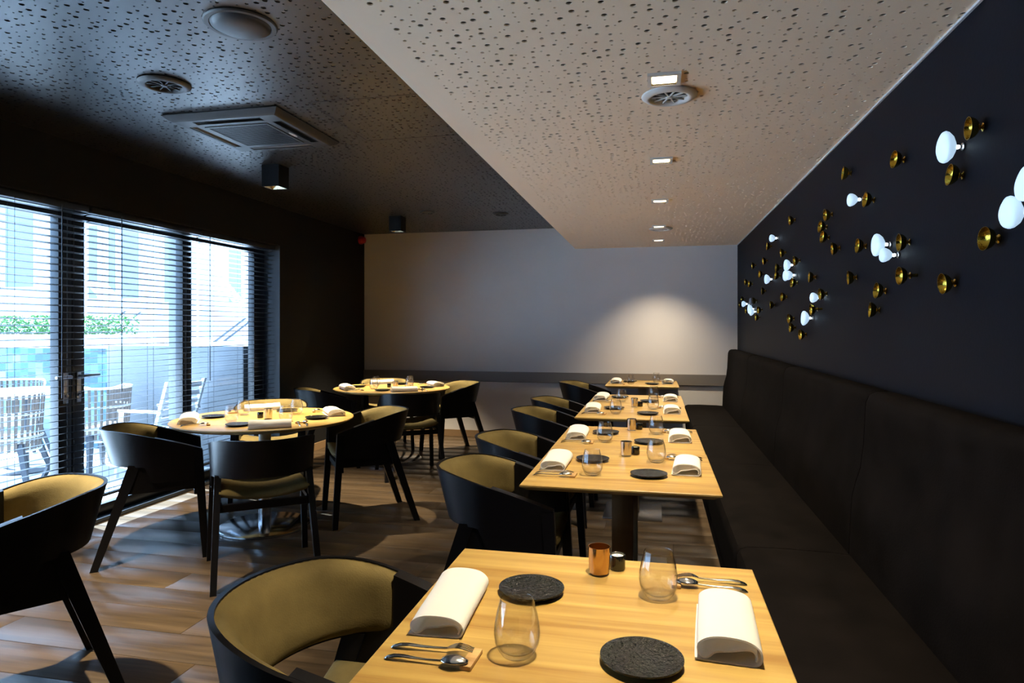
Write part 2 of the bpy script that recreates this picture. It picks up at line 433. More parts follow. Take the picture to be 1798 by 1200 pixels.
# ------------------------------------------------------------------ glazing
def leaf(name, y0, y1, sl, sr, label, handle=None):
    root = structure(empty(name, (XG, (y0 + y1) / 2, 0))); tag(root, label)
    hw = (y1 - y0) / 2
    d = 0.035
    MB().box(-d, d, -hw + 0.001, -hw + sl, 0.03, WINZ - 0.03, 0.003).build('stile', 'black_metal', root)
    MB().box(-d, d, hw - sr, hw - 0.001, 0.03, WINZ - 0.03, 0.003).build('stile', 'black_metal', root)
    MB().box(-d + 0.002, d - 0.002, -hw + sl, hw - sr, 0.03, 0.105, 0.003).build('bottom_rail', 'black_metal', root)
    MB().box(-d + 0.002, d - 0.002, -hw + sl, hw - sr, WINZ - 0.09, WINZ - 0.03, 0.003).build('top_rail', 'black_metal', root)
    MB().box(-0.004, 0.004, -hw + sl - 0.01, hw - sr + 0.01, 0.10, WINZ - 0.085).build('pane', 'pane', root, 0)
    if handle:
        yy = hw - sr / 2 if handle > 0 else -hw + sl / 2
        h = MB().box(d, d + 0.008, yy - 0.017, yy + 0.017, 0.865, 1.075, 0.002).build('handle_plate', 'steel_brushed', root)
        MB().tube([(d + 0.006, yy, 1.045), (d + 0.052, yy, 1.045), (d + 0.056, yy - handle * 0.02, 1.047), (d + 0.056, yy - handle * 0.12, 1.047)], 0.010, 10).build('lever', 'steel_brushed', h)
        MB().tube([(d + 0.006, yy, 0.915), (d + 0.018, yy, 0.915)], 0.012, 12).build('lock_cylinder', 'steel', h)
leaf('window_3', WIN0, 0.549, 0.06, 0.05, 'fixed glass pane in black frame at the viewer end of the room')
leaf('window_4', 0.55, 1.619, 0.05, 0.05, 'fixed glass pane in black frame beside the viewer')
leaf('window_1', 1.62, 2.659, 0.05, 0.05, 'fixed glass pane in black frame beside the glass door')
leaf('door_1', 2.66, 3.752, 0.06, 0.102, 'black-framed glass door with steel lever handle', 1)
leaf('door_2', 3.753, 4.885, 0.102, 0.052, 'black-framed glass door meeting its twin', -1)
leaf('window_2', 4.886, WIN1, 0.052, 0.175, 'fixed glass pane in black frame by the black wall')
t = MB().box(XG - 0.06, XL - 0.105, WIN0, WIN1, 0.0, 0.03, 0.003).build('trim_3', 'black_metal'); structure(t); tag(t, 'black floor track under the glass doors')
t = MB().box(XG - 0.06, XG + 0.06, WIN0, WIN1, WINZ - 0.03, WINZ, 0.002).build('trim_4', 'black_metal'); structure(t); tag(t, 'black head frame over the glass doors')

t = MB().box(XG + 0.036, XL - 0.001, WIN1 - 0.004, WIN1 - 0.0005, 0.0, WINZ - 0.002).build('trim_5', 'reveal_grey', smooth=0); structure(t); tag(t, 'grey-blue lining of the window reveal by the black wall')

# ------------------------------------------------------------------ venetian blinds
def blind(y0, y1, label, wand):
    root = empty('venetian_blind', (XL - 0.072, (y0 + y1) / 2, 0)); hw = (y1 - y0) / 2
    tag(root, label, 'blind', 'black venetian blinds in the glass doors')
    MB().box(-0.028, 0.028, -hw, hw, WINZ - 0.048, WINZ - 0.004, 0.003).build('headrail', 'blind_black', root)
    MB().box(-0.026, 0.026, -hw, hw, 0.195, 0.21, 0.003).build('bottom_rail', 'blind_black', root)
    A = []; B = []
    for i in range(7):
        x = -0.025 + 0.05 * i / 6; z = 0.0035 * (1 - (x / 0.025) ** 2)
        A.append([(x, -hw, z), (x, hw, z)]); B.append([(x, -hw, z - 0.0008), (x, hw, z - 0.0008)])
    sm = MB().grid_shell(A, B).mesh('slat', 'blind_black', 40)
    n = 44; z0 = 0.236; z1 = WINZ - 0.066
    for i in range(n):
        s = link('slat', sm, root, (0, 0, z0 + (z1 - z0) * i / (n - 1)))
        s.rotation_euler = (0, R(-7.0 + random.uniform(-1, 1)), R(random.uniform(-0.06, 0.06)))
    for yy in (-hw * 0.74, hw * 0.02, hw * 0.78):
        c = MB()
        for xx in (-0.027, 0.027): c.tube([(xx, yy, 0.20), (xx, yy, WINZ - 0.03)], 0.0011, 6)
        c.build('ladder_cord', 'cord_black', root, 0)
    MB().tube([(0.036, wand * hw, WINZ - 0.03), (0.036, wand * hw, 0.92)], 0.0034, 8).build('tilt_wand', 'blind_black', root)
blind(WIN0 + 0.02, 0.535, 'black venetian blind over the pane at the viewer end of the room', -0.9)
blind(0.555, 1.605, 'black venetian blind over the pane beside the viewer', -0.9)
blind(1.625, 2.655, 'black venetian blind over the pane beside the chair that stands alone', -0.9)
blind(2.675, 3.765, 'black venetian blind hanging over the glass door with the hedge behind', 0.6)
blind(3.785, 4.895, 'black venetian blind over the middle door behind the round table', -0.55)
blind(4.915, 6.0, 'black venetian blind in the bay next to the black wall', -0.85)

# ------------------------------------------------------------------ terrace and buildings outside
g = MB().box(-14, XG - 0.06, -6, 6.5, -0.16, -0.04).build('terrace_floor', 'deck_white', smooth=0); structure(g); tag(g, 'sunlit white terrace paving outside the glass doors')
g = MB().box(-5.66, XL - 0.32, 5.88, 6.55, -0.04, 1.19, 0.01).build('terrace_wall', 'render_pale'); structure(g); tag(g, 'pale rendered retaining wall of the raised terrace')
g = MB().box(-14, -5.66, 6.5, 6.75, -0.04, 1.13).build('tiled_wall', 'teal_tiles', smooth=0); structure(g); tag(g, 'retaining wall clad in small teal tiles')
g = MB().box(-14, -4.02, 6.55, 13.0, 0.95, 1.12).build('upper_terrace_floor', 'deck_white', smooth=0); structure(g); tag(g, 'white paving of the raised terrace')
g = MB().box(-14, -4.02, 8.6, 9.4, 1.12, 1.16, 0.01).build('gravel_strip', 'gravel'); structure(g); tag(g, 'strip of pale pebbles on the raised terrace')
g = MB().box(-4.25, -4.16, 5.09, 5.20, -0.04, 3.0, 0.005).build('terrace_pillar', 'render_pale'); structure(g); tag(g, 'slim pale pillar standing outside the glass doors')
bd = empty('white_building', (-9.2, 13.0, 0)); tag(bd, 'white building with grey-blue window strips beyond the raised terrace', 'building')
MB().box(-9, 6.0, 0, 4, 0, 6.5).build('wall', 'facade_white', bd, 0)
MB().box(-9.1, 6.1, -0.25, 4.1, 6.5, 6.75).build('cornice', 'facade_white', bd, 0)
def bwin(x0, x1, z0, z1):
    f = MB().box(x0 - 9.2 * 0, x1, -0.05, 0.02, z0, z1, 0.01).build('window', 'facade_white', bd)
    MB().box(x0 + 0.05, x1 - 0.05, -0.07, -0.045, z0 + 0.05, z1 - 0.05).build('pane', 'facade_glass', f, 0)
for x0, x1, z0, z1 in ((-7.0, -6.3, 2.3, 4.5), (-6.2, -5.3, 2.3, 4.5), (-3.80, -3.48, 2.0, 3.8), (-3.24, -2.98, 2.0, 3.8), (-2.90, -2.35, 2.0, 3.8), (-1.75, -1.40, 1.9, 3.8), (-0.1, 0.3, 1.9, 4.0)):
    bwin(x0, x1, z0, z1)
# hedge in a white planter
hd = empty('planter_hedge', (-8.0, 7.7, 1.12)); tag(hd, 'clipped green hedge in a long white planter', 'hedge')
MB().box(-1.9, 1.0, -0.25, 0.25, 0, 0.16, 0.01).build('planter', 'facade_white', hd)
lv = MB()
for i in range(2600):
    p = Vector((random.uniform(-1.85, 0.95), random.uniform(-0.22, 0.22), random.uniform(0.15, 0.42))); a = random.uniform(0, 2 * PI); e = random.uniform(-0.9, 0.9)
    u = Vector((math.cos(a), math.sin(a), e)).normalized() * 0.035; v2 = u.cross(Vector((random.uniform(-1, 1), random.uniform(-1, 1), 1))).normalized() * 0.016
    lv.add([p - u, p + v2, p + u, p - v2], [(0, 1, 2, 3)])
me = bpy.data.meshes.new('foliage'); me.from_pydata(lv.v, [], lv.f); me.materials.append(MATS['hedge_leaf'])
o = link('foliage', me, hd); o['kind'] = 'stuff'

# rope terrace chair
def terrace_chair():
    root = empty('rope_chair')
    rr = 0.30
    for z, n2 in ((0.80, 'top_rail'), (0.30, 'lower_rail')):
        MB().tube([(rr * (1.0 if z > .5 else .9) * math.cos(R(a)), rr * (1.0 if z > .5 else .9) * math.sin(R(a)), z - (0.10 if z > .5 else 0) * max(0, math.cos(R(a)))) for a in range(60, 301, 10)], 0.011, 8).build(n2, 'alu_white', root)
    sm = MB().box(-0.004, 0.004, -0.012, 0.012, 0, 0.50, 0.002).mesh('rope_strap', 'rope_taupe', 30)
    for i in range(25):
        a = R(64 + i * 9.7)
        s = link('rope_strap', sm, root, (rr * .9 * math.cos(a), rr * .9 * math.sin(a), 0.30)); s.rotation_euler = (0, R(3.4), a)
        s.scale = (1, 1, 1 - 0.2 * max(0, math.cos(a)))
    for z in (0.42, 0.62):
        MB().tube([(rr * .95 * math.cos(R(a)), rr * .95 * math.sin(R(a)), z) for a in range(66, 296, 10)], 0.012, 6).build('woven_band', 'rope_grey', root)
    MB().lathe([(0, 0.36), (0.26, 0.36), (0.275, 0.38), (0.275, 0.41), (0.26, 0.43), (0, 0.43)], 28).build('seat', 'rope_grey', root)
    for sx, sy in ((1, 1), (1, -1), (-1, 1), (-1, -1)):
        MB().taper((sx * 0.30, sy * 0.30, -0.04), (0.035, 0.035), (sx * 0.17, sy * 0.19, 0.37), (0.045, 0.045)).build('leg', 'alu_dark', root)
    return root
tchair = terrace_chair()
place(tchair, (-5.62, 4.72, 0), R(118), 'woven rope terrace chair with splayed dark legs in front of the white table', 'chair', 'rope chairs on the terrace')
place(tchair, (-5.32, 5.40, 0), R(172), 'woven rope terrace chair beside the pale rendered wall', 'chair', 'rope chairs on the terrace')
place(tchair, (-6.75, 5.75, 0), R(-25), 'woven rope terrace chair standing behind the white table', 'chair', 'rope chairs on the terrace')
tt = empty('terrace_table', (-6.1, 5.35, -0.04)); tag(tt, 'round white terrace table among the rope chairs', 'table')
MB().lathe([(0, 0.75), (0.53, 0.75), (0.55, 0.765), (0.55, 0.785), (0.54, 0.79), (0, 0.79)], 48).build('tabletop', 'alu_white', tt)
MB().lathe([(0, 0.0), (0.25, 0.0), (0.25, 0.015), (0.03, 0.03), (0.03, 0.75), (0, 0.75)], 24).build('pedestal', 'alu_dark', tt)
# aluminium sun chair on the lower terrace, seen from the side
sc = empty('aluminium_armchair', (-4.68, 5.50, -0.04), R(178)); tag(sc, 'aluminium armchair frame leaning beside the rope chair', 'chair')
for s in (-1, 1):
    MB().taper((-0.02, s * 0.24, 0.0), (0.03, 0.03), (-0.30, s * 0.24, 0.92), (0.035, 0.03)).build('back_post', 'alu_white', sc)
    MB().taper((0.28, s * 0.24, 0.0), (0.03, 0.03), (0.22, s * 0.24, 0.62), (0.03, 0.03)).build('leg', 'alu_white', sc)
    MB().box(-0.24, 0.25, s * 0.24 - 0.02, s * 0.24 + 0.02, 0.62, 0.645, 0.004).build('armrest', 'alu_white', sc)
MB().box(-0.14, 0.26, -0.23, 0.23, 0.40, 0.43, 0.005).build('seat', 'alu_white', sc)
for i in range(5):
    z = 0.52 + i * 0.08; x = -0.02 - 0.28 * z / 0.92
    MB().box(x - 0.006, x + 0.006, -0.23, 0.23, z, z + 0.05, 0.003).build('back_slat', 'alu_white', sc)
# slatted deck chairs on the raised terrace
def deck_chair():
    root = empty('deck_chair')
    for s in (-1, 1):
        MB().taper((0.42, s * 0.27, 0), (0.05, 0.03), (-0.42, s * 0.27, 1.0), (0.04, 0.03)).build('back_rail', 'alu_white', root)
        MB().taper((-0.38, s * 0.24, 0), (0.05, 0.03), (0.22, s * 0.24, 0.48), (0.04, 0.03)).build('leg', 'alu_dark', root)
    sm = MB().box(-0.008, 0.008, -0.26, 0.26, 0, 0.045, 0.002).mesh('back_slat', 'alu_white', 30)
    for i in range(9):
        z = 0.36 + i * 0.07
        link('back_slat', sm, root, (0.42 - 0.84 * z, 0, z))
    MB().box(-0.12, 0.40, -0.26, 0.26, 0.36, 0.385, 0.004).build('seat', 'alu_white', root)
    return root
dc = deck_chair()
place(dc, (-6.15, 9.0, 1.16), R(20), 'slatted deck chair on the raised terrace seen through the middle door', 'chair', 'deck chairs on the raised terrace')
place(dc, (-4.95, 9.0, 1.16), R(160), 'slatted deck chair on the raised terrace before the bay by the black wall', 'chair', 'deck chairs on the raised terrace')
place(dc, (-8.6, 9.2, 1.16), R(15), 'slatted deck chair on the raised terrace behind the clipped hedge', 'chair', 'deck chairs on the raised terrace')

# ------------------------------------------------------------------ upholstered bench modules
def bench(y0, y1, label):
    root = empty('bench_module', (0, (y0 + y1) / 2, 0)); hl = (y1 - y0) / 2 - 0.003
    tag(root, label, 'bench', 'dark velvet bench modules along the navy wall')
    MB().box(0.365, XR - 0.004, -hl, hl, 0.0, 0.17, 0.004).build('plinth', 'velvet', root)
    prof = [(0.345, 0.17), (0.335, 0.30), (0.325, 0.40), (0.326, 0.44), (0.338, 0.463), (0.365, 0.474), (0.50, 0.478), (0.70, 0.474), (0.785, 0.468), (0.80, 0.17)]
    def extr(prof, name, round_end):
        A = []
        ys = [-hl, -hl + 0.006, -hl + 0.02, -hl + 0.05] + [hl * t for t in (-0.5, 0, 0.5)] + [hl - 0.05, hl - 0.02, hl - 0.006, hl]
        cx = sum(p[0] for p in prof) / len(prof); cz = sum(p[1] for p in prof) / len(prof)
        mb = MB(); n = len(prof); vs = []; fs = []
        for yy in ys:
            d = min(hl - abs(yy), 0.05) / 0.05; k = 1 - round_end * (1 - math.sqrt(max(0, 1 - (1 - d) ** 2)))
            for x, z in prof: vs.append((cx + (x - cx) * k, yy, cz + (z - cz) * k))
        for i in range(len(ys) - 1):
            for j in range(n):
                j2 = (j + 1) % n; fs.append((i * n + j, i * n + j2, (i + 1) * n + j2, (i + 1) * n + j))
        fs.append(tuple(range(n))); fs.append(tuple((len(ys) - 1) * n + j for j in range(n)))
        return mb.add(vs, fs).build(name, 'velvet', root, 40)
    extr(prof, 'seat_cushion', 0.045)
    bprof = [(0.757, 0.465), (0.762, 0.60), (0.768, 0.70), (0.782, 0.76), (0.800, 0.82), (0.812, 0.92), (0.818, 1.05), (0.821, 1.09), (0.832, 1.115), (0.852, 1.126), (0.90, 1.128), (XR - 0.004, 1.122), (XR - 0.004, 0.17), (0.80, 0.17), (0.79, 0.465)]
    extr(bprof, 'back_cushion', 0.03)
bench(6.30, YB - 0.004, 'dark velvet bench module touching the end wall')
bench(4.58, 6.30, 'dark velvet bench module, second from the end wall')
bench(2.87, 4.58, 'dark velvet bench module, third from the end wall')
bench(1.10, 2.87, 'dark velvet bench module beside the table with the copper cup')

# ------------------------------------------------------------------ dining armchair
def plan(s):
    """s in [-1,1] along the U: front of one arm, round the back, to the front of the other; returns top plan point and outward normal"""
    La, Rr = 0.27, 0.285
    arc = PI * Rr; tot = 2 * La + arc; d = (s + 1) / 2 * tot
    if d < La:
        t = d / La; return Vector((La - d, 0.268 + 0.017 * t)), Vector((0.06, 1)).normalized()
    if d > La + arc:
        t = (d - La - arc) / La; return Vector((t * La, -0.285 + 0.017 * t)), Vector((0.06, -1)).normalized()
    a = PI / 2 + (d - La) / Rr
    n = Vector((math.cos(a), math.sin(a))); return n * Rr, n
S_ARM = 1 - 2 * (0.27 - 0.02) / (2 * 0.27 + PI * 0.285)      # s where the pad ends
def ztop(x):
    t = min(1, max(0, (x + 0.2) / 0.47)); return 0.776 - 0.128 * t ** 1.4
def zbot(x):
    t = min(1, max(0, (x + 0.05) / 0.06)); t = t * t * (3 - 2 * t); return 0.566 - 0.10 * t
def shell_point(s, v, off, dz0=0.0, dz1=0.0, flat=False):
    p, n = plan(s)
    zb = zbot(p.x) + dz0; zt = ztop(p.x) + dz1
    if flat: zb = 0.566 + dz0
    z = zb + (zt - zb) * v
    lean = 1 - min(1, max(0, (z - 0.50) / 0.276))
    fx = 1 - 0.27 * lean if p.x < 0 else 1.0
    q = Vector((p.x * fx, p.y * (1 - 0.05 * lean)))
    q -= n * off
    return (q.x, q.y, z)
def chair_proto():
    root = empty('dining_armchair')
    ss = [-1 + 2 * i / 64 for i in range(65)]; vv = [i / 7 for i in range(8)]
    MB().grid_shell([[shell_point(s, v, 0) for v in vv] for s in ss], [[shell_point(s, v, 0.013) for v in vv] for s in ss]).build('shell', 'black_wood', root, 40)
    ps = [-S_ARM + 2 * S_ARM * i / 48 for i in range(49)]; pv = [0, 0.03, 0.08, 0.16, 0.3, 0.45, 0.6, 0.75, 0.86, 0.93, 0.97, 1.0]
    th = lambda v, i: 0.0135 + 0.036 * (1 - abs(2 * v - 1) ** 7) * (0.75 + 0.25 * min(1, min(i, 48 - i) / 1.5))
    MB().grid_shell([[shell_point(s, v, 0.0126, 0.004, -0.003, True) for v in pv] for s in ps], [[shell_point(s, v, th(v, i), 0.004, -0.003 if v < 0.99 else -0.006, True) for v in pv] for i, s in enumerate(ps)]).build('back_pad', 'suede', root, 50)
    for sg in (-1, 1):
        a = [sg * (S_ARM + (1 - S_ARM) * i / 12) for i in range(13)]
        MB().grid_shell([[shell_point(s, v, 0.012, 0.002, 0.0005) for v in vv] for s in a], [[shell_point(s, v, 0.044, 0.002, 0.0005) for v in vv] for s in a]).build('armrest', 'black_wood', root, 30)
    for sy in (-1, 1):
        MB().taper((0.247, sy * 0.250, 0.642), (0.050, 0.036), (0.288, sy * 0.272, 0.0), (0.036, 0.032)).build('leg', 'black_wood', root, 20)
        MB().taper((-0.088, sy * 0.238, 0.578), (0.062, 0.034), (-0.285, sy * 0.266, 0.0), (0.040, 0.032)).build('leg', 'black_wood', root, 20)
    for sy in (-1, 1):
        q = [(-0.135, 0.430), (0.245, 0.430), (0.245, 0.50), (0.02, 0.60), (-0.085, 0.578)]
        vs = [(x, sy * (0.250 - 0.016 * k), z) for k in (0, 1) for x, z in q]
        MB().add(vs, [(0, 1, 2, 3, 4), (9, 8, 7, 6, 5)] + [(i, (i + 1) % 5, 5 + (i + 1) % 5, 5 + i) for i in range(5)]).build('side_panel', 'black_wood', root, 20)
    # seat: dished pad
    n = 18; x0, x1, yw = -0.15, 0.275, 0.236; T = []; Bq = []
    for i in range(n + 1):
        u = (1 - math.cos(PI * i / n)) / 2; x = x0 + (x1 - x0) * u; tr = []; br = []
        for j in range(n + 1):
            w2 = -math.cos(PI * j / n); y2 = yw * w2
            d = min(x - x0, x1 - x, yw - abs(y2)); k = math.sqrt(max(0, 1 - (1 - min(1, d / 0.028)) ** 2))
            zm = 0.452 + 0.62 * y2 * y2 + 0.02 * max(0, (x - 0.1) / 0.17) ** 2
            tr.append((x, y2, zm + 0.024 * k)); br.append((x, y2, zm - 0.020 * k - 0.0006))
        T.append(tr); Bq.append(br)
    MB().grid_shell(T, Bq).build('seat', 'suede', root, 60)
    fr = MB()
    fr.box(-0.158, -0.128, -0.245, 0.245, 0.385, 0.426, 0.003)
    fr.box(0.225, 0.255, -0.245, 0.245, 0.375, 0.415, 0.003)
    for sy in (-1, 1): fr.taper((0.05, sy * 0.2355, 0.412), (0.38, 0.030), (0.05, sy * 0.2355, 0.436), (0.38, 0.030))
    fr.build('seat_frame', 'black_wood', root, 20)
    return root
chair = chair_proto()
ORD = {1: 'sixth', 2: 'fifth', 3: 'fourth', 4: 'third', 5: 'second'}
CG = 'black armchairs with olive suede'
place(chair, (-0.685, 1.375, 0), R(0), 'black armchair with olive suede at the table with the copper cup', 'chair', CG)
place(chair, (-0.67, 2.84, 0), R(1), 'black armchair with olive suede in the bench row, fifth from the end wall', 'chair', CG)
place(chair, (-0.705, 3.60, 0), R(-1), 'black armchair with olive suede in the bench row, fourth from the end wall', 'chair', CG)
place(chair, (-0.765, 4.80, 0), R(0), 'black armchair with olive suede in the bench row, third from the end wall', 'chair', CG)
place(chair, (-0.76, 5.55, 0), R(1), 'black armchair with olive suede in the bench row, second from the end wall', 'chair', CG)
place(chair, (-0.77, 7.30, 0), R(-2), 'black armchair with olive suede at the bench table touching the end wall', 'chair', CG)
place(chair, (-3.04, 3.51, 0), R(39), 'black armchair in profile between the glass door and the round table', 'chair', CG)
place(chair, (-2.19, 3.37, 0), R(128), 'black armchair with its back turned, in front of the round table by the doors', 'chair', CG)
place(chair, (-2.055, 4.51, 0), R(215.5), 'black armchair on the bench-row side of the round table by the doors', 'chair', CG)
place(chair, (-3.03, 4.78, 0), R(-62), 'black armchair behind the round table by the doors, mostly hidden', 'chair', CG)
place(chair, (-3.24, 6.02, 0), R(38), 'black armchair at the corner round table, backing onto the black wall', 'chair', CG)
place(chair, (-2.26, 5.86, 0), R(122), 'black armchair with its back turned, in front of the corner round table', 'chair', CG)
place(chair, (-2.17, 6.98, 0), R(222), 'black armchair on the bench-row side of the corner round table', 'chair', CG)
place(chair, (-3.05, 7.12, 0), R(-60), 'black armchair behind the corner round table, mostly hidden', 'chair', CG)
place(chair, (-2.315, 2.0, 0), R(236), 'black armchair with olive suede standing alone near the hedge-side door', 'chair', CG)

# ------------------------------------------------------------------ tables
def rect_table(cx, y0, y1, label):
    cy = (y0 + y1) / 2; root = empty('bench_table', (cx, cy, 0)); tag(root, label, 'table', 'rectangular oak tables along the bench')
    hx, hy = 0.389, (y1 - y0) / 2
    t = MB()
    vs = []
    for z, i in ((ZT, 0.002), (ZT - 0.002, 0.0), (ZT - 0.008, 0.0), (ZT - 0.026, 0.030)):
        for sx, sy in ((-1, -1), (1, -1), (1, 1), (-1, 1)): vs.append((sx * (hx - i), sy * (hy - i), z))
    fs = [(0, 1, 2, 3), (15, 14, 13, 12)]
    for k in range(3):
        for j in range(4): fs.append((k * 4 + j, k * 4 + (j + 1) % 4, k * 4 + 4 + (j + 1) % 4, k * 4 + 4 + j))
    t.add(vs, fs).build('tabletop', 'table_oak', root, 20)
    MB().box(-0.20, 0.20, -0.20, 0.20, ZT - 0.034, ZT - 0.026, 0.002).build('mounting_plate', 'black_metal', root)
    MB().box(-0.046, 0.046, -0.050, 0.050, 0.012, ZT - 0.034, 0.003).build('post', 'post_oak', root)
    MB().box(-0.21, 0.21, -0.22, 0.22, 0.0, 0.012, 0.003).build('base_plate', 'steel_brushed', root)
TABLES = [(-0.143, 0.995, 1.805, 'oak bench table with the copper cup, sixth from the end wall', 'the table with the copper cup'),
          (-0.143, 2.577, 3.386, 'oak bench table, fifth from the end wall', 'the fifth bench table from end wall'),
          (-0.145, 3.392, 4.20, 'oak bench table, fourth from the end wall', 'the fourth bench table from end wall'),
          (-0.165, 4.59, 5.40, 'oak bench table, third from the end wall', 'the third bench table from end wall'),
          (-0.160, 5.406, 6.215, 'oak bench table, second from the end wall', 'the second bench table from end wall'),
          (-0.145, 7.15, 7.96, 'oak bench table pushed against the end wall', 'the bench table touching end wall')]
for cx, y0, y1, lb, nm in TABLES: rect_table(cx, y0, y1, lb)
RT = [(-2.65, 4.10, 'round oak table on a steel disc in front of the glass doors', 'the round table by the doors'),
      (-2.69, 6.46, 'round oak table in the corner between black wall and end wall', 'the corner round table')]
def round_table():
    root = empty('round_table')
    MB().lathe([(0, ZT), (0.596, ZT), (0.599, ZT - 0.002), (0.60, ZT - 0.007), (0.565, ZT - 0.026), (0, ZT - 0.026)], 96).build('tabletop', 'table_oak', root, 30)
    MB().box(-0.22, 0.22, -0.22, 0.22, ZT - 0.036, ZT - 0.026, 0.003).build('mounting_plate', 'black_metal', root)
    MB().lathe([(0, 0.20), (0.040, 0.20), (0.040, ZT - 0.036), (0, ZT - 0.036)], 32).build('post', 'post_oak', root)
    MB().lathe([(0, 0.016), (0.0425, 0.016), (0.0425, 0.205), (0, 0.205)], 32).build('sleeve', 'steel', root)
    MB().lathe([(0, 0.0), (0.303, 0.0), (0.305, 0.003), (0.304, 0.012), (0.296, 0.017), (0, 0.017)], 72).build('base_disc', 'steel', root)
    return root
rt = round_table()
for x, y, lb, nm in RT: place(rt, (x, y, 0), R(20), lb, 'table', 'round oak tables')

# ------------------------------------------------------------------ tableware prototypes
def catmull(P, n=8):
    out = []
    for i in range(len(P) - 1):
        p0, p1, p2, p3 = (Vector(P[max(i - 1, 0)]), Vector(P[i]), Vector(P[i + 1]), Vector(P[min(i + 2, len(P) - 1)]))
        for k in range(n):
            t = k / n; out.append(0.5 * ((2 * p1) + (-p0 + p2) * t + (2 * p0 - 5 * p1 + 4 * p2 - p3) * t * t + (-p0 + 3 * p1 - 3 * p2 + p3) * t ** 3))
    out.append(Vector(P[-1])); return out
def napkin_mesh(flip, seed):
    """folded cloth rolled into a soft loop; length along local y, loop profile in x-z"""
    rnd = random.Random(seed)
    P = [(-0.060, 0.0035), (-0.030, 0.002), (0.020, 0.002), (0.048, 0.003), (0.057, 0.013), (0.053, 0.026), (0.034, 0.036), (0.0, 0.0395), (-0.032, 0.037), (-0.052, 0.027), (-0.0535, 0.014), (-0.044, 0.0062), (-0.034, 0.009), (-0.022, 0.0165), (0.004, 0.020), (0.028, 0.0245), (0.042, 0.0235), (0.049, 0.015), (0.047, 0.009)]
    C = catmull([(x * flip, z * 1.22) for x, z in P], 5)
    ny = 9; L = 0.126
    A = []; B = []
    for i, p in enumerate(C):
        d = (C[min(i + 1, len(C) - 1)] - C[max(i - 1, 0)]).normalized(); n = Vector((-d.y, d.x)) * 0.0016
        ra = []; rb = []
        for j in range(ny):
            y2 = -L + 2 * L * j / (ny - 1); k = 1 + 0.03 * math.sin(3.1 * j / ny + seed); zz = 1 - 0.10 * (j / (ny - 1)) + 0.03 * math.sin(seed + j)
            ra.append(((p.x + n.x) * k, y2, max(0.0006, (p.y + n.y) * zz))); rb.append(((p.x - n.x) * k, y2, max(0.0003, (p.y - n.y) * zz)))
        A.append(ra); B.append(rb)
    return MB().grid_shell(A, B).mesh('napkin', 'napkin', 60)
NAP = [napkin_mesh(1, 1.0), napkin_mesh(-1, 2.2)]
GP = [(0, 0.0), (0.026, 0.0), (0.029, 0.0015), (0.0365, 0.012), (0.0425, 0.026), (0.0447, 0.042), (0.0432, 0.060), (0.0395, 0.080), (0.0350, 0.097), (0.0320, 0.1075), (0.0316, 0.1085), (0.0308, 0.1075), (0.0338, 0.097), (0.0383, 0.080), (0.0420, 0.060), (0.0434, 0.042), (0.0412, 0.027), (0.034, 0.014), (0.026, 0.0085), (0.012, 0.0075), (0, 0.0075)]
GLASS = MB().lathe(GP, 40).mesh('tumbler', 'glass', 60)
PLATE = MB().lathe([(0, 0.004), (0.050, 0.004), (0.051, 0.0), (0.056, 0.0), (0.058, 0.004), (0.0735, 0.0085), (0.0775, 0.0115), (0.0775, 0.0145), (0.074, 0.0148), (0.064, 0.0128), (0.04, 0.012), (0, 0.012)], 56).mesh('plate', 'stoneware', 40)
# fork and spoon: handle starts at x=0 (diner side) and points to +x
def handle_sections():
    return [(0.0, 0.0010, 0.0035, 0.0012), (0.006, 0.0038, 0.0062, 0.0022), (0.018, 0.0070, 0.0062, 0.0026), (0.038, 0.0088, 0.0054, 0.0022), (0.062, 0.0074, 0.0036, 0.0020), (0.085, 0.0070, 0.0028, 0.0020), (0.105, 0.0078, 0.0025, 0.0020), (0.117, 0.0088, 0.0023, 0.0018)]
def sweep_sections(mb, secs, n=10):
    vs = []; fs = []
    for x, z, w, h in secs:
        for k in range(n):
            a = 2 * PI * k / n; vs.append((x, w * math.cos(a), z + h * math.sin(a)))
    for i in range(len(secs) - 1):
        for k in range(n):
            k2 = (k + 1) % n; fs.append((i * n + k, i * n + k2, (i + 1) * n + k2, (i + 1) * n + k))
    fs.append(tuple(range(n))); fs.append(tuple((len(secs) - 1) * n + k for k in range(n)))
    mb.add(vs, fs)
fk = MB(); sweep_sections(fk, handle_sections())
hz = lambda x: 0.0095 + 0.0062 * math.sin(PI * min(1, max(0, (x - 0.112) / 0.052)))
A = []; B = []
for i in range(7):
    x = 0.114 + 0.022 * i / 6; w2 = 0.0022 + 0.0088 * math.sin(PI / 2 * i / 6)
    A.append([(x, w2 * q, hz(x)) for q in (-1, -0.5, 0, 0.5, 1)]); B.append([(x, w2 * q, hz(x) - 0.0016) for q in (-1, -0.5, 0, 0.5, 1)])
fk.grid_shell(A, B)
for q in range(4):
    yc = -0.0088 + q * 0.00587; A = []; B = []
    for i in range(7):
        x = 0.1355 + 0.030 * i / 6; w2 = 0.0018 - 0.0010 * i / 6
        A.append([(x, yc - w2, hz(x)), (x, yc + w2, hz(x))]); B.append([(x, yc - w2, hz(x) - 0.0015), (x, yc + w2, hz(x) - 0.0015)])
    fk.grid_shell(A, B)
FORK = fk.mesh('fork', 'cutlery_steel', 50)
sp = MB(); sweep_sections(sp, handle_sections())
A = []; B = []
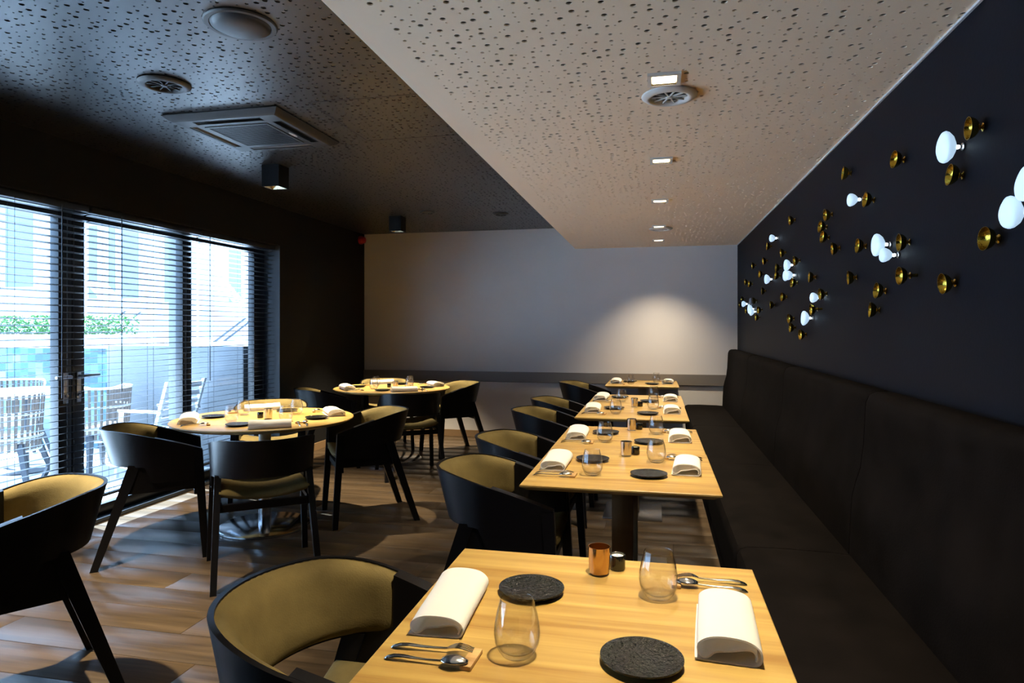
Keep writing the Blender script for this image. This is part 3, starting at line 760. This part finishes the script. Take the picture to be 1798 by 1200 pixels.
for i in range(15):
    u = i / 14; x = 0.114 + 0.052 * u; w2 = 0.0165 * math.sin(PI * (0.04 + 0.94 * u) ** 0.85) ** 0.62 + 0.0006
    ra = []; rb = []
    for j in range(11):
        q = -1 + 2 * j / 10; dep = 0.0075 * (1 - q * q) * math.sin(PI * min(1, u * 1.0)) ** 0.7
        z = 0.0130 + 0.001 * math.sin(PI * u)
        ra.append((x, w2 * q, z + dep * 1.0)); rb.append((x, w2 * q, z + dep - 0.0013))
    A.append(ra); B.append(rb)
sp.grid_shell(A, B)
SPOON = sp.mesh('spoon', 'cutlery_steel', 60)
REST = MB().box(-0.011, 0.011, -0.036, 0.036, 0, 0.0085, 0.0012).mesh('cutlery_rest', 'rest_oak', 25)
def cup_proto(m, name):
    o = empty(name)
    MB().lathe([(0, 0.006), (0.0252, 0.006), (0.0268, 0.03), (0.0283, 0.071), (0.0266, 0.071), (0.025, 0.012), (0, 0.012)], 40).build('cup', m, o, 40)
    MB().lathe([(0, 0), (0.0232, 0), (0.0245, 0.0015), (0.0252, 0.0062), (0, 0.0062)], 40).build('glass_foot', 'glass', o, 40)
    return o
cup_c = cup_proto('copper', 'votive_cup'); cup_s = cup_proto('silver_cup', 'votive_cup')
cd_ = empty('tealight_holder')
MB().lathe([(0, 0), (0.0185, 0), (0.0203, 0.003), (0.0205, 0.037), (0.0195, 0.039), (0.0172, 0.038), (0.017, 0.026), (0, 0.026)], 36).build('holder', 'black_glass', cd_, 40)
MB().lathe([(0, 0.0262), (0.0166, 0.0262), (0.0168, 0.0335), (0.0155, 0.0342), (0.003, 0.0335), (0, 0.0335)], 32).build('candle', 'wax', cd_, 40)
MB().tube([(0, 0, 0.033), (0.0005, 0, 0.0385)], 0.0008, 6).build('wick', 'black_void', cd_, 0)

def one(name, data, loc, rotz, label, cat, group): return tag(link(name, data, None, loc, rotz), label, cat, group)
def setting(cx, cy, ang, shift, seat, table, rnd, plate_uv, glass_uv, nap_uv, cut, rest_uv, napi):
    """u points from the table centre to the diner, v to the diner's left"""
    u = Vector((math.cos(ang), math.sin(ang))); v = Vector((math.sin(ang), -math.cos(ang)))
    P = lambda a, b2, z=ZT + 0.0004: ((cx + u.x * a + v.x * b2), (cy + u.y * a + v.y * b2), z)
    j = lambda k=0.006: rnd.uniform(-k, k)
    at = f'{seat} of {table}'
    # napkin: loop profile across u, length along v
    one('napkin', NAP[napi], P(nap_uv[0] + j(), nap_uv[1] + j(0.01)), ang + R(rnd.uniform(-4, 4)), f'white rolled napkin at the {at}', 'napkin', 'rolled white napkins')
    one('plate', PLATE, P(plate_uv[0] + j(), plate_uv[1] + j()), rnd.uniform(0, 6), f'small black stoneware plate at the {at}', 'plate', 'black stoneware plates')
    one('tumbler', GLASS, P(glass_uv[0] + j(), glass_uv[1] + j()), rnd.uniform(0, 6), f'clear stemless glass at the {at}', 'glass', 'clear stemless glasses')
    one('fork', FORK, P(cut[0], cut[1]), ang + PI + R(rnd.uniform(-3, 3)), f'steel fork at the {at}', 'fork', 'steel forks')
    one('spoon', SPOON, P(cut[0] + j(0.004), cut[2]), ang + PI + R(rnd.uniform(-3, 3)), f'steel spoon at the {at}', 'spoon', 'steel spoons')
    one('cutlery_rest', REST, P(rest_uv[0], rest_uv[1]), ang + R(rnd.uniform(-4, 4)), f'small oak cutlery rest at the {at}', 'cutlery rest', 'oak cutlery rests')
rnd = random.Random(11)
for i, (cx, y0, y1, lb, nm) in enumerate(TABLES):
    cy = (y0 + y1) / 2
    setting(cx, cy, PI, 0, 'armchair side', nm, rnd, (0.145, 0.137), (0.121, -0.162), (0.300, -0.004), (0.364, -0.185, -0.228), (0.196, -0.205), 1)
    setting(cx, cy, 0.0, 0, 'bench side', nm, rnd, (0.112, 0.138), (0.148, -0.170), (0.281, -0.015), (0.361, -0.292, -0.246), (0.193, -0.268), 0)
    if i < 4:
        cp = cup_c if i in (0,) else cup_s
        place(cp, (cx + 0.003, cy + 0.288, ZT + 0.0004), rnd.uniform(0, 6), f'{"copper" if i == 0 else "silver"} mirrored votive cup on {nm}', 'cup', 'votive cups')
        place(cd_, (cx + 0.046, cy + 0.333, ZT + 0.0004), rnd.uniform(0, 6), f'small black tealight holder with white candle on {nm}', 'candle holder', 'black tealight holders')
for i, (x, y, lb, nm) in enumerate(RT):
    for a, seat in ((36, 'bench-row side'), (126, 'far seat'), (216, 'window side'), (306, 'front seat')):
        setting(x, y, R(a), 0, seat, nm, rnd, (0.322, 0.175), (0.220, -0.125), (0.470, 0.0), (0.515, -0.182, -0.226), (0.352, -0.203), 0)
    place(cup_s, (x + 0.05, y - 0.035, ZT + 0.0004), 0, f'silver mirrored votive cup on {nm}', 'cup', 'votive cups')
    place(cd_, (x - 0.035, y + 0.0, ZT + 0.0004), 0, f'small black tealight holder with white candle on {nm}', 'candle holder', 'black tealight holders')

# ------------------------------------------------------------------ ceiling fixtures
def downlight(y, label):
    root = empty('downlight', (0.032, y, ZS)); tag(root, label, 'lamp', 'square recessed downlights')
    a, b2 = 0.062, 0.047
    f = MB()
    for q in ((-a, a, -a, -b2), (-a, a, b2, a), (-a, -b2, -b2, b2), (b2, a, -b2, b2)): f.box(*q, -0.010, 0.001)
    f.build('frame', 'white_plastic', root, 0)
    rf = MB()
    vs = [(s[0] * k, s[1] * k, z) for k, z in ((b2, -0.0095), (b2 * 0.96, -0.004)) for s in ((-1, -1), (1, -1), (1, 1), (-1, 1))]
    rf.add(vs, [(j, (j + 1) % 4, 4 + (j + 1) % 4, 4 + j) for j in range(4)]).build('reflector', 'lamp_reflector', root, 0)
    MB().box(-b2 * 0.9, b2 * 0.9, -b2 * 0.9, b2 * 0.9, -0.0045, -0.001).build('lens', 'lamp_lens', root, 0)
    L = bpy.data.lights.new('downlight_beam', 'SPOT'); L.energy = DOWNLIGHT_W; L.color = LAMP_COLOR; L.spot_size = R(104); L.spot_blend = 1.0; L.shadow_soft_size = 0.028
    o = link('downlight_beam', L, root, (0, 0, -0.012))
downlight(1.33, 'square recessed downlight above the table with the copper cup')
downlight(2.59, 'square recessed downlight in front of the large-looking round diffuser')
downlight(3.85, 'square recessed downlight, fourth from the end wall')
downlight(5.08, 'square recessed downlight, third from the end wall')
downlight(6.37, 'square recessed downlight by the diffuser close to the end wall')
downlight(7.37, 'square recessed downlight closest to the end wall')

def diffuser(loc, rad, m, label, group='round air diffusers'):
    root = empty('air_diffuser', loc); tag(root, label, 'vent', group); r = rad
    MB().lathe([(r * 0.9, 0.001), (r, -0.004), (r, -0.007), (r * 0.985, -0.009), (r * 0.9, -0.0155), (r * 0.80, -0.0195), (r * 0.72, -0.019), (r * 0.66, -0.014), (r * 0.62, -0.004), (r * 0.60, -0.0015)], 56).build('flange', m, root, 40)
    MB().lathe([(0, -0.0018), (r * 0.61, -0.0018)], 40).build('throat', 'black_void', root, 0)
    MB().lathe([(0, -0.017), (r * 0.10, -0.016), (r * 0.14, -0.011), (r * 0.10, -0.002)], 24).build('hub', m, root, 40)
    sm = MB().box(r * 0.10, r * 0.66, -0.0028, 0.0028, -0.0125, -0.006, 0.0008).mesh('vane', m, 30)
    for k in range(10): link('vane', sm, root, (0, 0, 0), 2 * PI * k / 10)
diffuser((0.055, 2.775, ZS), 0.112, 'white_plastic', 'cream round air diffuser behind a square downlight on the soffit')
diffuser((0.05, 6.50, ZS), 0.112, 'white_plastic', 'cream round air diffuser on the soffit close to the end wall')
diffuser((-2.385, 2.83, ZC), 0.122, 'grey_plastic', 'dark round air diffuser on the black ceiling before the air conditioner')
diffuser((-2.34, 6.56, ZC), 0.085, 'black_metal', 'small black ceiling disc beside the far cube spotlight')
diffuser((-1.61, 6.83, ZC), 0.085, 'black_metal', 'small black ceiling disc between far cube spotlight and soffit')
spk = empty('ceiling_speaker', (-1.62, 2.34, ZC)); tag(spk, 'large round dark ceiling speaker with domed cover', 'speaker')
MB().lathe([(0.14, 0.001), (0.14, -0.005), (0.135, -0.010), (0.118, -0.010), (0.114, -0.003), (0.114, 0.001)], 64).build('rim', 'grey_plastic', spk, 40)
MB().lathe([(0.1155, -0.004), (0.112, -0.013), (0.095, -0.022), (0.07, -0.028), (0.035, -0.032), (0, -0.033)], 64).build('cover', 'grey_plastic', spk, 60)

# ceiling cassette air conditioner
ac = empty('air_conditioner', (-2.385, 3.60, ZC)); tag(ac, 'dark four-way cassette air conditioner set in the black ceiling', 'air conditioner')
h = 0.365; pb = MB(); zz = -0.038
lv1 = [(h, -0.004), (h, -0.009), (h * 0.93, -0.030), (h * 0.88, zz)]
slot0, slot1, sl = 0.245, 0.300, 0.215
# frame of the panel around four slots and the intake: built from strips
vs = []; fs = []
for k, z in lv1: vs += [(sx * k, sy * k, z) for sx, sy in ((-1, -1), (1, -1), (1, 1), (-1, 1))]
for q in range(len(lv1) - 1):
    for j in range(4): fs.append((q * 4 + j, q * 4 + (j + 1) % 4, q * 4 + 4 + (j + 1) % 4, q * 4 + 4 + j))
pb.add(vs, fs)
e = h * 0.88
def strip(x0, x1, y0, y1): pb.add([(x0, y0, zz), (x1, y0, zz), (x1, y1, zz), (x0, y1, zz)], [(0, 1, 2, 3)])
for x0, x1, y0, y1 in ((-e, e, -e, -slot1), (-e, e, slot1, e), (-e, -slot1, -slot1, slot1), (slot1, e, -slot1, slot1),
                       (-slot1, -sl, -slot1, -slot0), (sl, slot1, -slot1, -slot0), (-slot1, -sl, slot0, slot1), (sl, slot1, slot0, slot1),
                       (-slot1, -slot0, -slot0, -sl), (-slot1, -slot0, sl, slot0), (slot0, slot1, -slot0, -sl), (slot0, slot1, sl, slot0),
                       (-slot0, slot0, -slot0, -0.205), (-slot0, slot0, 0.205, slot0), (-slot0, -0.205, -0.205, 0.205), (0.205, slot0, -0.205, 0.205)):
    strip(x0, x1, y0, y1)
pb.build('panel', 'grey_plastic', ac, 25)
MB().box(-h * 0.92, h * 0.92, -h * 0.92, h * 0.92, -0.012, -0.004).build('duct', 'black_void', ac, 0)
for k in range(4):
    o = MB().add([(-sl, slot0 + 0.004, -0.016), (sl, slot0 + 0.004, -0.016), (sl, slot1 - 0.014, -0.037), (-sl, slot1 - 0.014, -0.037), (-sl, slot0 + 0.006, -0.0145), (sl, slot0 + 0.006, -0.0145), (sl, slot1 - 0.012, -0.0355), (-sl, slot1 - 0.012, -0.0355)], [(0, 1, 2, 3), (4, 5, 6, 7), (0, 1, 5, 4), (2, 3, 7, 6)]).build('louvre', 'grey_plastic', ac, 20)
    o.rotation_euler = (0, 0, k * PI / 2)
gf = MB()
for q in ((-0.204, 0.204, -0.204, -0.188), (-0.204, 0.204, 0.188, 0.204), (-0.204, -0.188, -0.188, 0.188), (0.188, 0.204, -0.188, 0.188)): gf.box(*q, zz - 0.004, zz + 0.004, 0.001)
gr = gf.build('intake_grille', 'grey_plastic', ac, 20)
sm = MB().box(-0.188, 0.188, -0.0028, 0.0028, -0.005, 0.005).mesh('grille_bar', 'grey_plastic', 0)
for i in range(25): link('grille_bar', sm, gr, (0, -0.180 + 0.015 * i, zz + 0.003))
sm = MB().box(-0.002, 0.002, -0.188, 0.188, -0.004, 0.004).mesh('grille_bar', 'grey_plastic', 0)
for i in range(9): link('grille_bar', sm, gr, (-0.16 + 0.04 * i, 0, zz + 0.004))
MB().lathe([(0, -0.003), (0.05, -0.003), (0.052, 0), (0, 0)], 28).build('badge', 'white_plastic', ac, 30)
bdg = [o for o in bpy.data.objects if o.parent == ac and o.name.startswith('badge')][0]
bdg.location = (0.225, 0.04, zz); bdg.scale = (0.22, 0.9, 0.6)

# cube spotlights under the dark ceiling
def cube_spot(x, y, label):
    root = empty('cube_spotlight', (x, y, ZC)); tag(root, label, 'lamp', 'black cube ceiling spotlights')
    a = 0.070; t2 = 0.006; z0, z1 = -0.163, -0.001
    m = MB()
    m.box(-a, a, -a, -a + t2, z0, z1); m.box(-a, a, a - t2, a, z0, z1); m.box(-a, -a + t2, -a + t2, a - t2, z0, z1); m.box(a - t2, a, -a + t2, a - t2, z0, z1); m.box(-a + t2, a - t2, -a + t2, a - t2, z0 + 0.05, z1)
    m.build('housing', 'black_matte', root, 0)
    b2 = a - t2 - 0.0005
    vs = [(s[0] * k, s[1] * k, z) for k, z in ((b2, z0 + 0.004), (b2 * 0.72, z0 + 0.046)) for s in ((-1, -1), (1, -1), (1, 1), (-1, 1))]
    MB().add(vs, [(j, (j + 1) % 4, 4 + (j + 1) % 4, 4 + j) for j in range(4)]).build('reflector', 'lamp_reflector', root, 0)
    MB().box(-b2 * 0.74, b2 * 0.74, -b2 * 0.74, b2 * 0.74, z0 + 0.042, z0 + 0.0455).build('lens', 'lamp_lens', root, 0)
    L = bpy.data.lights.new('cube_beam', 'SPOT'); L.energy = CUBE_W; L.color = LAMP_COLOR; L.spot_size = R(68); L.spot_blend = 0.7; L.shadow_soft_size = 0.022
    link('cube_beam', L, root, (0, 0, z0 + 0.004))
cube_spot(-2.80, 4.47, 'black cube ceiling spotlight just behind the air conditioner')
cube_spot(-2.77, 6.80, 'black cube ceiling spotlight over the corner round table')
cube_spot(-2.80, 2.15, 'black cube ceiling spotlight above the armchair standing alone')

# red sounder in the corner
rs = empty('alarm_sounder', (XL + 0.001, 7.86, 2.50)); tag(rs, 'red fire alarm sounder high in the dark corner', 'alarm')
MB().lathe([(0, 0), (0.052, 0), (0.054, 0.01), (0.054, 0.035), (0, 0.035)], 32, axis='X').build('base', 'red_plastic', rs, 40)
MB().lathe([(0.046, 0.034), (0.044, 0.06), (0.036, 0.075), (0.02, 0.082), (0, 0.083)], 32, axis='X').build('dome', 'red_plastic', rs, 50)

# ------------------------------------------------------------------ wall lamps on the navy wall
BRASS = [(2.149, 1.959), (2.277, 1.848), (2.766, 2.018), (3.461, 2.125), (3.119, 1.931), (2.06, 1.624), (3.811, 1.986), (3.926, 1.934), (3.879, 1.87), (3.661, 1.788), (3.231, 1.745), (2.71, 1.698), (4.769, 2.109), (3.372, 1.616), (2.972, 1.529), (2.641, 1.568), (2.331, 1.521), (3.048, 1.452), (5.694, 2.04), (5.089, 1.925), (5.897, 1.945), (6.552, 1.966), (4.617, 1.819), (5.284, 1.829), (5.311, 1.769), (4.699, 1.677), (6.104, 1.846), (4.179, 1.676), (5.964, 1.692), (7.057, 1.843), (6.765, 1.799), (5.057, 1.599), (5.534, 1.558), (3.926, 1.566), (4.038, 1.484), (4.805, 1.441), (4.755, 1.379), (4.438, 1.335), (7.323, 1.679), (6.484, 1.632), (7.501, 1.628), (6.188, 1.537), (6.993, 1.55), (6.313, 1.47)]
LONG = {(2.641, 1.568), (4.038, 1.484)}
LIT = [(2.275, 1.936, 0.094), (3.275, 1.964, 0.057), (2.916, 1.714, 0.089), (2.828, 1.662, 0.057), (1.893, 1.669, 0.08), (1.811, 1.726, 0.088), (5.391, 2.067, 0.058), (4.8, 1.805, 0.077), (4.837, 1.734, 0.069), (4.734, 1.731, 0.065), (5.626, 1.767, 0.074), (4.021, 1.548, 0.059), (4.248, 1.435, 0.088), (7.066, 1.618, 0.06), (6.621, 1.554, 0.088), (6.508, 1.526, 0.07)]
ORDN = 'first second third fourth fifth sixth seventh eighth ninth tenth eleventh twelfth thirteenth fourteenth fifteenth sixteenth seventeenth eighteenth nineteenth twentieth'.split()
TENS = {20: 'twenty', 30: 'thirty', 40: 'forty'}
def ordinal(n):
    if n <= 20: return ORDN[n - 1]
    t2, u = divmod(n, 10)
    return {3: 'thirtieth', 4: 'fortieth'}[t2] if u == 0 else TENS[t2 * 10] + '-' + ORDN[u - 1]
def brass_proto():
    root = empty('brass_wall_bowl')
    MB().lathe([(0.006, -0.0115), (0.009, -0.0128), (0.018, -0.0165), (0.0255, -0.0225), (0.0305, -0.031), (0.033, -0.040), (0.0319, -0.040), (0.0293, -0.0312), (0.0245, -0.0235), (0.017, -0.0178), (0.0085, -0.0145), (0, -0.0138)], 32, axis='X').build('bowl', 'brass', root, 50)
    MB().lathe([(0, -0.001), (0.0115, -0.001), (0.0125, -0.003), (0.0075, -0.0045), (0.0055, -0.0075), (0.0065, -0.0125), (0, -0.0125)], 24, axis='X').build('stem', 'brass', root, 40)
    return root
bp = brass_proto()
for i, (y, z) in enumerate(sorted(BRASS, key=lambda p: -p[0])):
    o = place(bp, (XR if (y, z) not in LONG else XR - 0.022, y, z), 0, f'small brass wall bowl, {ordinal(i + 1)} brass one along the navy wall from the end wall', 'wall lamp', 'brass bowls on the navy wall')
    o.rotation_euler = (R(random.uniform(0, 360)), R(random.uniform(-7, 7)), R(random.uniform(-7, 7)))
    if (y, z) in LONG: MB().tube([(0.0, 0, 0), (0.022, 0, 0)], 0.006, 12).build('long_stem', 'brass', o)
def lit_lamp(i, y, z, d, lit=True):
    root = empty('glass_wall_light', (XR, y, z)); rr = d / 2; r2 = random.Random(i * 7 + 3)
    tag(root, (f'lit frosted glass wall light, {ordinal(i + 1)} lit one along the navy wall from the end wall' if lit else 'unlit smoky glass disc among the lit wall lights near the end wall'), 'wall lamp', 'glass lights on the navy wall')
    ph = r2.uniform(0, 6); k2 = r2.uniform(0.03, 0.08); k3 = r2.uniform(0.02, 0.05)
    n = 40; prof = [(0.14, -0.022), (0.40, -0.027), (0.74, -0.036), (0.95, -0.047), (1.0, -0.054), (0.95, -0.060), (0.74, -0.065), (0.38, -0.068), (0.0, -0.069)]
    vs = []; fs = []; m = len(prof)
    for a in range(n):
        t2 = 2 * PI * a / n; f2 = 1 + k2 * math.cos(2 * t2 + ph) + k3 * math.cos(3 * t2 + 2 * ph)
        for q, x in prof: vs.append((x, rr * q * f2 * math.cos(t2), rr * q * f2 * math.sin(t2)))
    for a in range(n):
        a2 = (a + 1) % n
        for q in range(m - 1): fs.append((a * m + q, a2 * m + q, a2 * m + q + 1, a * m + q + 1))
    MB().add(vs, fs).build('shade', 'frosted_lit' if lit else 'frosted_off', root, 60)
    MB().lathe([(0, -0.001), (0.012, -0.001), (0.012, -0.005), (0.005, -0.007), (0.005, -0.012), (0, -0.012)], 20, axis='X').build('stem', 'steel_brushed', root, 40)
    MB().lathe([(0, -0.0115), (0.0045, -0.012), (0.0062, -0.0155), (0.0062, -0.020), (0.005, -0.0235), (0, -0.0245)], 16, axis='X').build('bulb', 'frosted_bulb' if lit else 'frosted_off', root, 60)
for i, (y, z, d) in enumerate(sorted(LIT, key=lambda p: -p[0])): lit_lamp(i, y, z, d)
lit_lamp(99, 6.522, 1.62, 0.071, False)

bpy.context.view_layer.update()
